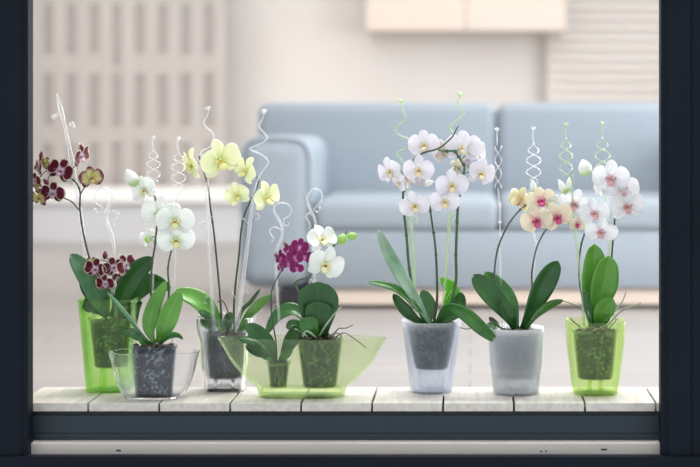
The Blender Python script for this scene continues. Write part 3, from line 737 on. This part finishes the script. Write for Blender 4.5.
o.leaf([(150,343),(138,328,-0.02),(127,314,-0.03),(116,301,-0.03),(107,292,-0.03)],3.2,60,M['leaf_grey'],c=0.5)
o.leaf([(152,344),(141,336,-0.02),(131,331,-0.03),(120,331,-0.03)],7,60,M['leaf_dark'],c=0.5)
o.leaf([(160,344),(168,338,-0.02),(176,336,-0.02),(183,339,-0.02)],7,60,M['leaf_mid'],c=0.5)
o.leaf([(150,344),(143,341,-0.02),(139,339,-0.03)],4,60,M['leaf_mid'],c=0.5)
def helix_stake(label,y,x,yb_,top,h0,h1,base,mat,amp=6.8,turns=1.5,tail=None,rr=0.0024):
    s=Stake(label,y,base,mat)
    s.knob(x,top); s.rod([(x,top+2),(x-1,(top+h0)/2),(x,h0)],[0.0011,0.0018,0.0012])
    s.helix(x,h0,h1,amp,turns,0.0,0.0013)
    s.rod(tail or [(x,h1),(x-1,h1+15),(base[0],base[1]-60),base],[0.0013,0.002,rr,rr])
    return s
s=helix_stake('clear stake with a double-helix top, above the half-open bud of the white orchid',y2+0.012,153.5,0,137,150,182,(153,343),A_,6.6,1.6,[(153.5,182),(156,200),(155,235),(153,270),(153,343)])
s.rod([(153,203),(146,199),(141,202),(143,206),(145,204)],0.0010,'side_curl'); s.rod([(154,221),(148,218),(144,221),(146,224)],0.0010,'side_curl'); s.rod([(153,240),(147,238),(145,243),(147,247)],0.0010,'side_curl'); s.rod([(151,307),(149,301),(152,298)],0.0012,'side_curl')
s=helix_stake('clear stake with a double-helix top, between the white and the yellow-green orchids',y2+0.006,178.5,0,138,152,186,(172,343),A_,7.0,1.6,[(185,184),(180,192),(176.5,200),(176,225),(175,260),(172,343)])

# ---- 3 yellow-green orchid
o=Orchid('pale yellow-green orchid with two flower stems, in the tall colourless pot',c3,y3,zf3)
Yl='yellow'
o.spike([(222,332),(221,310),(219,285),(216,252),(213,225),(210,204),(208,186),(205,175),(202,165),(199,156)],mat=M['stem_dark'],fl=[(219,160,43,Yl,30,4,-14),(193,165,34,Yl,-62,6,8)])
o.spike([(234,332),(234,305),(236,280),(239,255),(241,232),(244,216),(250,202),(256,190),(259,180)],mat=M['stem_dark'],fl=[(247,171,31,Yl,-36,-4,24),(238,195,27,Yl,-28,12,-14),(265,197,33,Yl,42,8,-8)])
o.leaf([(224,332),(212,314,-0.01),(196,299,-0.02),(175,291,-0.02)],16,40,M['leaf_light'],c=0.55)
o.leaf([(222,332),(213,319,-0.02),(205,313,-0.03),(198,308,-0.03)],5,60,M['leaf_dark'])
o.leaf([(236,332),(247,315,-0.005),(258,303,-0.01),(271,294,-0.01)],9,55,M['leaf_light'],c=0.55)
o.leaf([(235,331),(243,312,0.02),(252,303,0.03),(261,289,0.03)],4,68,M['leaf_dark'],c=0.5)
o.leaf([(216,333),(209,326,-0.02),(198,320,-0.025)],7,45,M['leaf_mid'],c=0.5)
o.leaf([(228,332),(228,322,-0.02),(231,312,-0.02)],10,20,M['leaf_mid'])
o.leaf([(240,332),(246,326,-0.02),(251,318,-0.02)],6,40,M['leaf_light'])
o.root_([(232,331),(229,315,-0.03),(225,304,-0.035),(221,300,-0.035),(218,302,-0.035)],0.0018,M['root_brown'])
s=Stake('clear stake with a wavy spiral top, left one of the yellow-green orchid pair',y3-0.022,(214,332),A_)
s.knob(208,108,2.6); s.rod([(208,110),(208,114),(204,121),(205,126),(211,131),(213.5,136),(213,142),(208,148),(203,150,0.01),(201,154,0.012),(206,162,0.012),(208,175,0.01)],[0.0012,0.0022,0.0015,0.0022,0.0018,0.0015,0.0013])
s.rod([(208,175,0.01),(207,200),(209,250),(212,300),(214,332)],[0.0016,0.0048,0.005,0.0045])
s.rod([(208,225),(203,221),(200,224),(202,228),(205,226)],0.0010,'side_curl'); s.rod([(208,218),(213,216),(217,212),(214,209)],0.0010,'side_curl'); s.rod([(211,296),(206,297),(204,302),(207,304)],0.0010,'side_curl'); s.rod([(211,300),(217,292),(219,288)],0.0010,'side_curl')
s=Stake('clear stake with a widening spiral top, in front of the left sofa corner',y3-0.022,(236,332),A_)
s.knob(264,111,2.8); s.rod([(264,113),(263,118),(259.5,124),(260,128),(265,134),(267,138),(262,143,-0.01),(250.5,148,-0.012),(251,150,-0.012),(260,154,0.01),(267,159,0.012),(268,164,0.012),(262,172),(257,182)],[0.0014,0.0024,0.0016,0.0024,0.0016,0.0022,0.0014,0.002,0.0014])
s.rod([(257,182),(253,200),(248,240),(241,295),(236,332)],[0.0016,0.0042,0.0048,0.0048])
s.rod([(249,224),(243,219),(239,222),(240,227)],0.0010,'side_curl'); s.rod([(251,217),(257,213),(259,218),(255,220)],0.0010,'side_curl'); s.rod([(241,296),(247,290),(248,294)],0.0010,'side_curl'); s.rod([(241,300),(234,296),(232,290)],0.0010,'side_curl')

# ---- 4 two small orchids in the long bowl
o=Orchid('miniature magenta orchid, at the left in the long green bowl',ca,ya,zfa)
o.leafm=M['leaf_dark']; Mg='magenta'
o.spike([(277,363),(276,342),(272,318),(271,300),(272,290),(277,278),(284,268),(292,261),(298,252),(301,246)],(0.0018,0.0012),mat=M['stem_dark'],fl=[(282,258,17,Mg,-50,10,0,1,-0.006),(289,263,17,Mg,-10,10,10,1,-0.016),(295,257,18,Mg,10,0,-10,1,-0.02),(300,247,19,Mg,0,-5,5,1,-0.016),(304,257,16,Mg,20,5,0,1,-0.02),(297,268,14,Mg,5,25,0,1,-0.014),(289,251,14,Mg,-40,-10,20,1,-0.004),(281,268,10,Mg,-60,20,0,1,-0.002)])
o.bud(286,245,4,8,M['bud_purple'],-40); o.bud(277,256,4,7,M['bud_purple'],-70)
o.leaf([(276,364),(270,350,-0.01),(259,336,-0.015),(247,324,-0.015)],17,25,c=0.55)
o.leaf([(276,364),(265,353,-0.02),(256,349,-0.025),(246,345,-0.025)],13,30,c=0.55)
o.leaf([(277,364),(262,345,-0.03),(250,339,-0.033),(239,338,-0.03)],7,60,c=0.5)
o.leaf([(280,364),(287,347,-0.01),(294,334,-0.01),(297,325,-0.01)],15,20,c=0.55)
o.leaf([(279,364),(284,356,-0.02),(292,348,-0.02)],8,35,M['leaf_mid'])
o.leaf([(275,363),(269,358,-0.02),(263,358,-0.02)],4,50,M['leaf_mid'])
s=Stake('clear stake with a hooked S-shaped top, behind the miniature magenta orchid',ya+0.006,(280,362),A_)
s.rod([(280,362),(279,320),(277,290),(276,265),(277.5,248),(282,236),(282,227),(278,218),(274,211),(275,206),(280,203),(287,204),(291,209),(289,216),(284,219),(284,224),(287,226),(290,222)],[0.0032,0.0032,0.003,0.0026,0.002,0.0014,0.0014,0.0012])
s.rod([(281,230),(275,227),(270,230),(271,235),(274,238),(272,242)],0.0013,'side_curl'); s.rod([(278,305),(275,304),(273,306)],0.0010,'side_curl')

o=Orchid('small white orchid with dark-eyed lip and green buds, in the long green bowl',cb4,yb4,zfb)
o.leafm=M['leaf_dark']; Iv='ivory'
o.spike([(318,338),(310,315,0.02),(302,297,0.02),(295,285,0.01),(299,280),(308,277),(315,270),(322,259),(329,250),(337,243),(342,238),(347,231)],(0.0022,0.0014),mat=M['stem'],fl=[(321,240,33,Iv,32,-28,-8,1,-0.012),(325,264,37,Iv,22,10,24,1,-0.02)])
o.bud(352.5,236,8,11,M['bud_green'],78,attach=(345,235)); o.bud(342,239,10,12,M['bud_green'],20)
o.leaf([(322,339),(320,322,-0.01),(318,302,-0.015),(318,282,-0.01)],40,10,M['leaf_dark'],c=0.68,base=0.3,fold=0.18)
o.leaf([(320,340),(318,322,-0.025),(319,310,-0.03),(320,302,-0.03)],27,8,M['leaf_dark'],c=0.6,fold=0.18)
o.leaf([(316,340),(312,330,-0.04),(308,323,-0.045),(306,317,-0.04)],18,10,M['leaf_mid'],c=0.6)
o.leaf([(314,339),(302,316,0.01),(290,310,0.02),(277,317,0.02),(266,334,0.02)],12,45,M['leaf_mid'],c=0.55)
o.leaf([(312,340),(302,330,-0.01),(294,325,-0.01),(286,327,-0.01)],10,45,M['leaf_dark'],c=0.55)
o.root_([(317,340),(324,328,-0.04),(332,317,-0.04),(341,307,-0.03)],0.0021)
o.root_([(318,340),(312,334,-0.05),(306,331,-0.05),(303,337,-0.05)],0.0020)
o.root_([(332,338),(338,329,-0.03),(346,328,-0.01),(353,325,0)],0.0015,M['root_brown'])
o.root_([(334,338),(344,333,-0.03),(356,340,-0.02),(366,348,-0.01)],0.0013,M['root_brown'])
o.root_([(329,339),(334,333,-0.05),(341,335,-0.05),(340,340,-0.05)],0.0014,M['root_brown'])
s=Stake('clear stake with a round loop top, above the small white orchid',yb4+0.01,(316,339),A_)
s.rod([(316,339),(315,300),(314,265),(315,240),(315.5,228),(314,217),(310,209),(307,201),(309,193),(315,189),(321,192),(322,199),(318,205),(314,209),(317,212),(320,211)],[0.0032,0.0032,0.003,0.003,0.0024,0.0018,0.0013,0.0013])
s.rod([(313.5,217),(309,213),(306,217),(309,222),(310,227),(308,229)],0.0015,'side_curl'); s.drop(320,208,1.5); s.rod([(315,285),(311,280),(309,283)],0.0012,'side_curl')

# ---- 5 tall white orchid
o=Orchid('tall white orchid with three flower stems and many blooms, in the smoky frosted pot',c5,y5,zf5)
B_,BB='blush','blush_back'; o.bloom=0.93
o.spike([(424,323),(414,295),(409,265),(406.5,235),(404,212),(403,195),(405,180),(409,168),(415,158)],(0.0036,0.0024),mat=M['stem'],fl=[(391,171,33,B_,-30,6,-14),(424,145,33,B_,6,-6,4,1,-0.02),(419,170,34,B_,4,0,-4,1,-0.02),(415,205,32,B_,-14,18,-14,1,-0.02),(409,180,22,BB,-120,0,20,1,0.0),(400,183,20,B_,-40,20,40,1,-0.014)])
o.spike([(434,323),(437,300),(437,280),(436,255),(434,235),(431,215),(429,200)],(0.0032,0.0022),mat=M['stem_dark'])
o.spike([(429,204),(427,200),(425,199)],(0.0016,0.0012),mat=M['stem_dark']); o.spike([(429.5,204),(431,200),(433,199)],(0.0016,0.0012),mat=M['stem_dark'])
o.spike([(440,323),(451,302),(456,280),(456,255),(457,225),(458.5,200),(461,185,-0.02),(464.5,168,-0.035),(462,162,-0.036),(457,154,-0.036),(454,151,-0.036),(446,151,-0.036),(438,150,-0.036)],(0.0038,0.002),mat=M['stem'],fl=[(452,185,34,B_,0,2,0,1,-0.028),(445,201,32,B_,-8,12,-6,1,-0.022),(463,148,38,B_,18,-4,8,1,-0.014),(473,152,34,B_,46,4,-6,1,0.0),(480,173,34,B_,36,6,6,1,-0.01),(443,152,28,BB,140,0,20,1,0.004),(457,167,22,BB,150,10,60,1,0.012)])
o.spike([(458.5,126,-0.03),(456,130,-0.035),(453,136,-0.04),(447,142,-0.04),(441,147,-0.04),(434,150,-0.04),(426,152,-0.04),(421,154,-0.03)],(0.0014,0.0022),mat=M['stem_dark'])
o.bud(421.5,181,9,13,M['bud_mauve'],20); o.bud(428,183,6,14,M['bud_white'],75); o.bud(467,163,9,11,M['bud_mauve'],-20); o.bud(438,154,5,10,M['bud_mauve'],200)
o.leaf([(430,325),(418,304,-0.01),(398,272,-0.02),(386,250,-0.02),(378,230,-0.02)],12,35,M['leaf_sheen'],c=0.5)
o.leaf([(429,325),(416,307,-0.02),(399,291,-0.03),(384,285,-0.03),(369,282,-0.03)],6,55,M['leaf_mid'],c=0.5)
o.leaf([(426,325),(411,316,-0.02),(401,306,-0.03),(393,294,-0.03)],11,30,M['leaf_dark'],c=0.5)
o.leaf([(436,325),(447,308,-0.03),(466,313,-0.05),(482,327,-0.05),(497,341,-0.05)],15,35,M['leaf_mid'],c=0.6,base=0.4)
o.leaf([(428,325),(429,313,0.01),(427,302,0.015),(422,290,0.015)],16,10,M['leaf_mid'],c=0.5)
o.leaf([(440,325),(452,314,0.02),(458,304,0.03),(461,292,0.03)],16,15,M['leaf_mid'],c=0.5)
o.leaf([(437,322),(448,302,0.03),(452,290,0.03),(440,278,0.03)],14,20,M['leaf_lime'],c=0.5)
o.root_([(452,324),(466,329,0.0),(474,326,0.0),(462,335,0.0),(459,344,0.0)][:3],0.0012,M['root_brown'])
s=Stake('left green spiral-topped stake of the pair behind the tall white orchid',y5+0.012,(416,323),G_)
s.knob(401,101,2.7); s.rod([(401.5,104),(402,110),(405,117),(404,121),(397,127),(396,131),(401,136),(411,140,0.01),(413,144,0.012),(406,148,0.012),(398,152,0.01),(397,155,0.008),(403,162),(406,172)],[0.0016,0.0024,0.0018,0.0022,0.0018,0.0018,0.0015])
s.rod([(406,172),(409,190),(411,225),(414,270),(416,323)],[0.002,0.0036,0.0038,0.0034])
s.rod([(411,222),(414,216),(418,219),(416,224)],0.0011,'side_curl')
s=Stake('right green spiral-topped stake of the pair behind the tall white orchid',y5+0.012,(442,323),G_)
s.knob(460,94,2.7); s.rod([(459.5,97),(458,104),(462,111),(463,115),(455,122),(450,126),(451,130),(456,135,0.01),(458,140,0.012),(453,146),(455,160)],[0.0016,0.0024,0.0018,0.0022,0.0018,0.0018])
s.rod([(455,160),(453,190),(449,230),(446,270),(442,323)],[0.002,0.0032,0.0034,0.003])
s.rod([(449,225),(452,217),(456,214)],0.0011,'side_curl'); s.rod([(446,300),(451,292),(454,296),(450,300)],0.0012,'side_curl')

# ---- 6 cream and pink orchid
o=Orchid('cream orchid with pink lips on two dark arching stems, in the milky white pot',c6,y6,zf6)
Pe,PB='peach','peach_back'; o.bloom=0.95
o.spike([(512,329),(503,312),(496,292),(494.5,272),(498,248),(507,227),(517,213),(526,205),(534,200)],(0.0024,0.0018),mat=M['stem_purple'],fl=[(521,200,30,PB,-140,0,-30,1,-0.004),(541,201,31,Pe,8,-4,-6,1,-0.014)])
o.spike([(524,329),(529,308),(532,290),(532,272),(536,250),(542,236),(548,227),(553,221)],(0.0024,0.0016),mat=M['stem_purple'],fl=[(537,220,33,Pe,-14,8,-8,1,-0.02),(557,217,33,Pe,6,4,-22,1,-0.024),(577,224,20,Pe,20,10,10,1,-0.022)])
o.bud(553,200,10,15,M['bud_white'],50,attach=(546,206)); o.bud(533,187,7,15,M['bud_white'],-5,dy=0.0)
o.leaf([(515,329),(505,312,-0.01),(486,290,-0.015),(473,275,-0.015)],19,30,M['leaf_dark'],c=0.6)
o.leaf([(517,329),(512,306,0.0),(500,288,0.01),(484,272,0.01)],15,30,M['leaf_mid'],c=0.55)
o.leaf([(515,329),(511,318,-0.02),(506,308,-0.025),(503,300,-0.025)],13,20,M['leaf_dark'],c=0.5)
o.leaf([(522,329),(533,306,-0.01),(546,280,-0.015),(558,261,-0.015)],22,15,M['leaf_dark'],c=0.6)
o.leaf([(525,329),(537,313,-0.02),(550,303,-0.025),(563,300,-0.02)],9,50,M['leaf_mid'],c=0.5)
o.root_([(558,300.5,-0.02),(567,302,-0.018),(576,306,-0.01),(583,311,0.0)],0.0012,M['root_green'])
o.leaf([(500,329),(495,324,-0.02),(489,317,-0.02)],6,30,M['leaf_brown'],c=0.5)
o.leaf([(503,330),(495,326,-0.03),(487,324,-0.03)],6,45,M['leaf_mid'],c=0.5)
s=Stake('clear stake with a narrow twisted top, left one in the milky white pot',y6+0.012,(502,329),A_)
s.knob(497,129,2.2); s.rod([(497,131),(497,138),(497.5,146)],[0.0016,0.002,0.0013]); s.helix(498,146,188,3.2,1.5,PI/2,0.0014,False)
s.rod([(498,188),(500,215),(500,250),(501,290),(502,329)],[0.0016,0.0028,0.002,0.0028,0.002,0.0022])
for yy in (205,222,236): s.drop(500,yy,1.8)
s=helix_stake('clear stake with a double-helix top, above the cream and pink blooms',y6+0.012,533.5,0,128,143,180,(530,329),A_,7.2,1.6,[(538,181),(535,190),(533,200),(533,230),(536,245),(534,270),(530,329)])
s.rod([(533,226),(530,221),(532,218)],0.0012,'side_curl')

# ---- 7 white orchid with pink lips
o=Orchid('bright white orchid with pink lips and broad upright leaves, in the yellow-green pot',c7,y7,zf7)
o.leafm=M['leaf_light']; Pu='pure'; o.bloom=0.94
o.spike([(590,326),(584,305),(580,285),(579,265),(581,246),(585,232),(587,222),(584,210),(578,203)],(0.0024,0.0016),mat=M['stem_dark'],fl=[(575,204,32,Pu,-6,0,14,1,-0.004),(594,213,33,Pu,4,2,-6,1,-0.014),(601,231,34,Pu,10,22,8,0.9,-0.026)])
o.spike([(604,326),(609,300),(611,268),(613,240),(615,215),(614,198),(609,186),(601,178),(594,173),(590,171)],(0.0024,0.0015),mat=M['stem_dark'],fl=[(611,178,38,Pu,-6,0,6,1,-0.02),(622,189,37,Pu,14,4,-6,1,-0.012),(626,206,36,Pu,24,10,-12,1,-0.018),(602,187,22,Pu,-130,0,30,1,0.0)])
o.bud(584.5,168,14,18,M['bud_white'],-12); o.bud(562,187,7,17,M['bud_white'],-24); o.bud(568.5,185,6,17,M['bud_white'],6)
o.leaf([(592,327),(591,300,0.0),(594,272,0.005),(594,244,0.005)],25,10,M['leaf_light'],c=0.62)
o.leaf([(596,327),(600,302,-0.01),(605,278,-0.015),(609,256,-0.012)],27,12,M['leaf_light'],c=0.58)
o.leaf([(596,328),(601,315,-0.03),(606,307,-0.03),(614,300,-0.03)],20,18,M['leaf_light'],c=0.55)
o.leaf([(594,328),(590,316,-0.03),(586,303,-0.03),(584,290,-0.03)],7,45,M['leaf_grey'],c=0.5)
o.leaf([(597,328),(604,322,-0.03),(610,314,-0.03)],6,45,M['leaf_mid'])
o.root_([(580,327),(574,322,-0.03),(570,318,-0.03)],0.0018,M['root_green']); o.root_([(610,327),(616,320,-0.03),(614,314,-0.03)],0.0014)
o.root_([(603,327),(614,312,-0.01),(622,302,0),(626,292,0)],0.0018,M['root']); o.root_([(606,327),(620,312,0.01),(630,307,0.01),(641,303,0.01)],0.0021,M['root'])
s=helix_stake('green stake with a double-helix top, left one of the pair in the yellow-green pot',y7-0.012,566,0,124,138,176,(584,326),G_,6.6,1.6,[(573,174),(572,190),(574,215),(578,255),(582,290),(584,326)],0.003)
s=helix_stake('green stake with a double-helix top, right one of the pair in the yellow-green pot',y7+0.012,602.5,0,123,137,176,(606,326),G_,7.4,1.6,[(602.5,176),(605,195),(608,225),(609,260),(606,326)],0.003)

# side window of the room (daylight side, outside the picture)
sw=bpy.data.objects.new('window_2',None); COL.objects.link(sw); sw['kind']='structure'; sw.location=(XR+0.1,3.0,0.35)
for a,b in (((XR+0.07,1.0,0.35),(XR+0.13,1.06,2.35)),((XR+0.07,4.94,0.35),(XR+0.13,5.0,2.35)),((XR+0.07,1.0,0.35),(XR+0.13,5.0,0.41)),((XR+0.07,1.0,2.29),(XR+0.13,5.0,2.35)),((XR+0.07,2.97,0.35),(XR+0.13,3.03,2.35))):
    m=MB(); m.box(a,b); m.build('window_frame',M['frame'],sw,smooth=False)
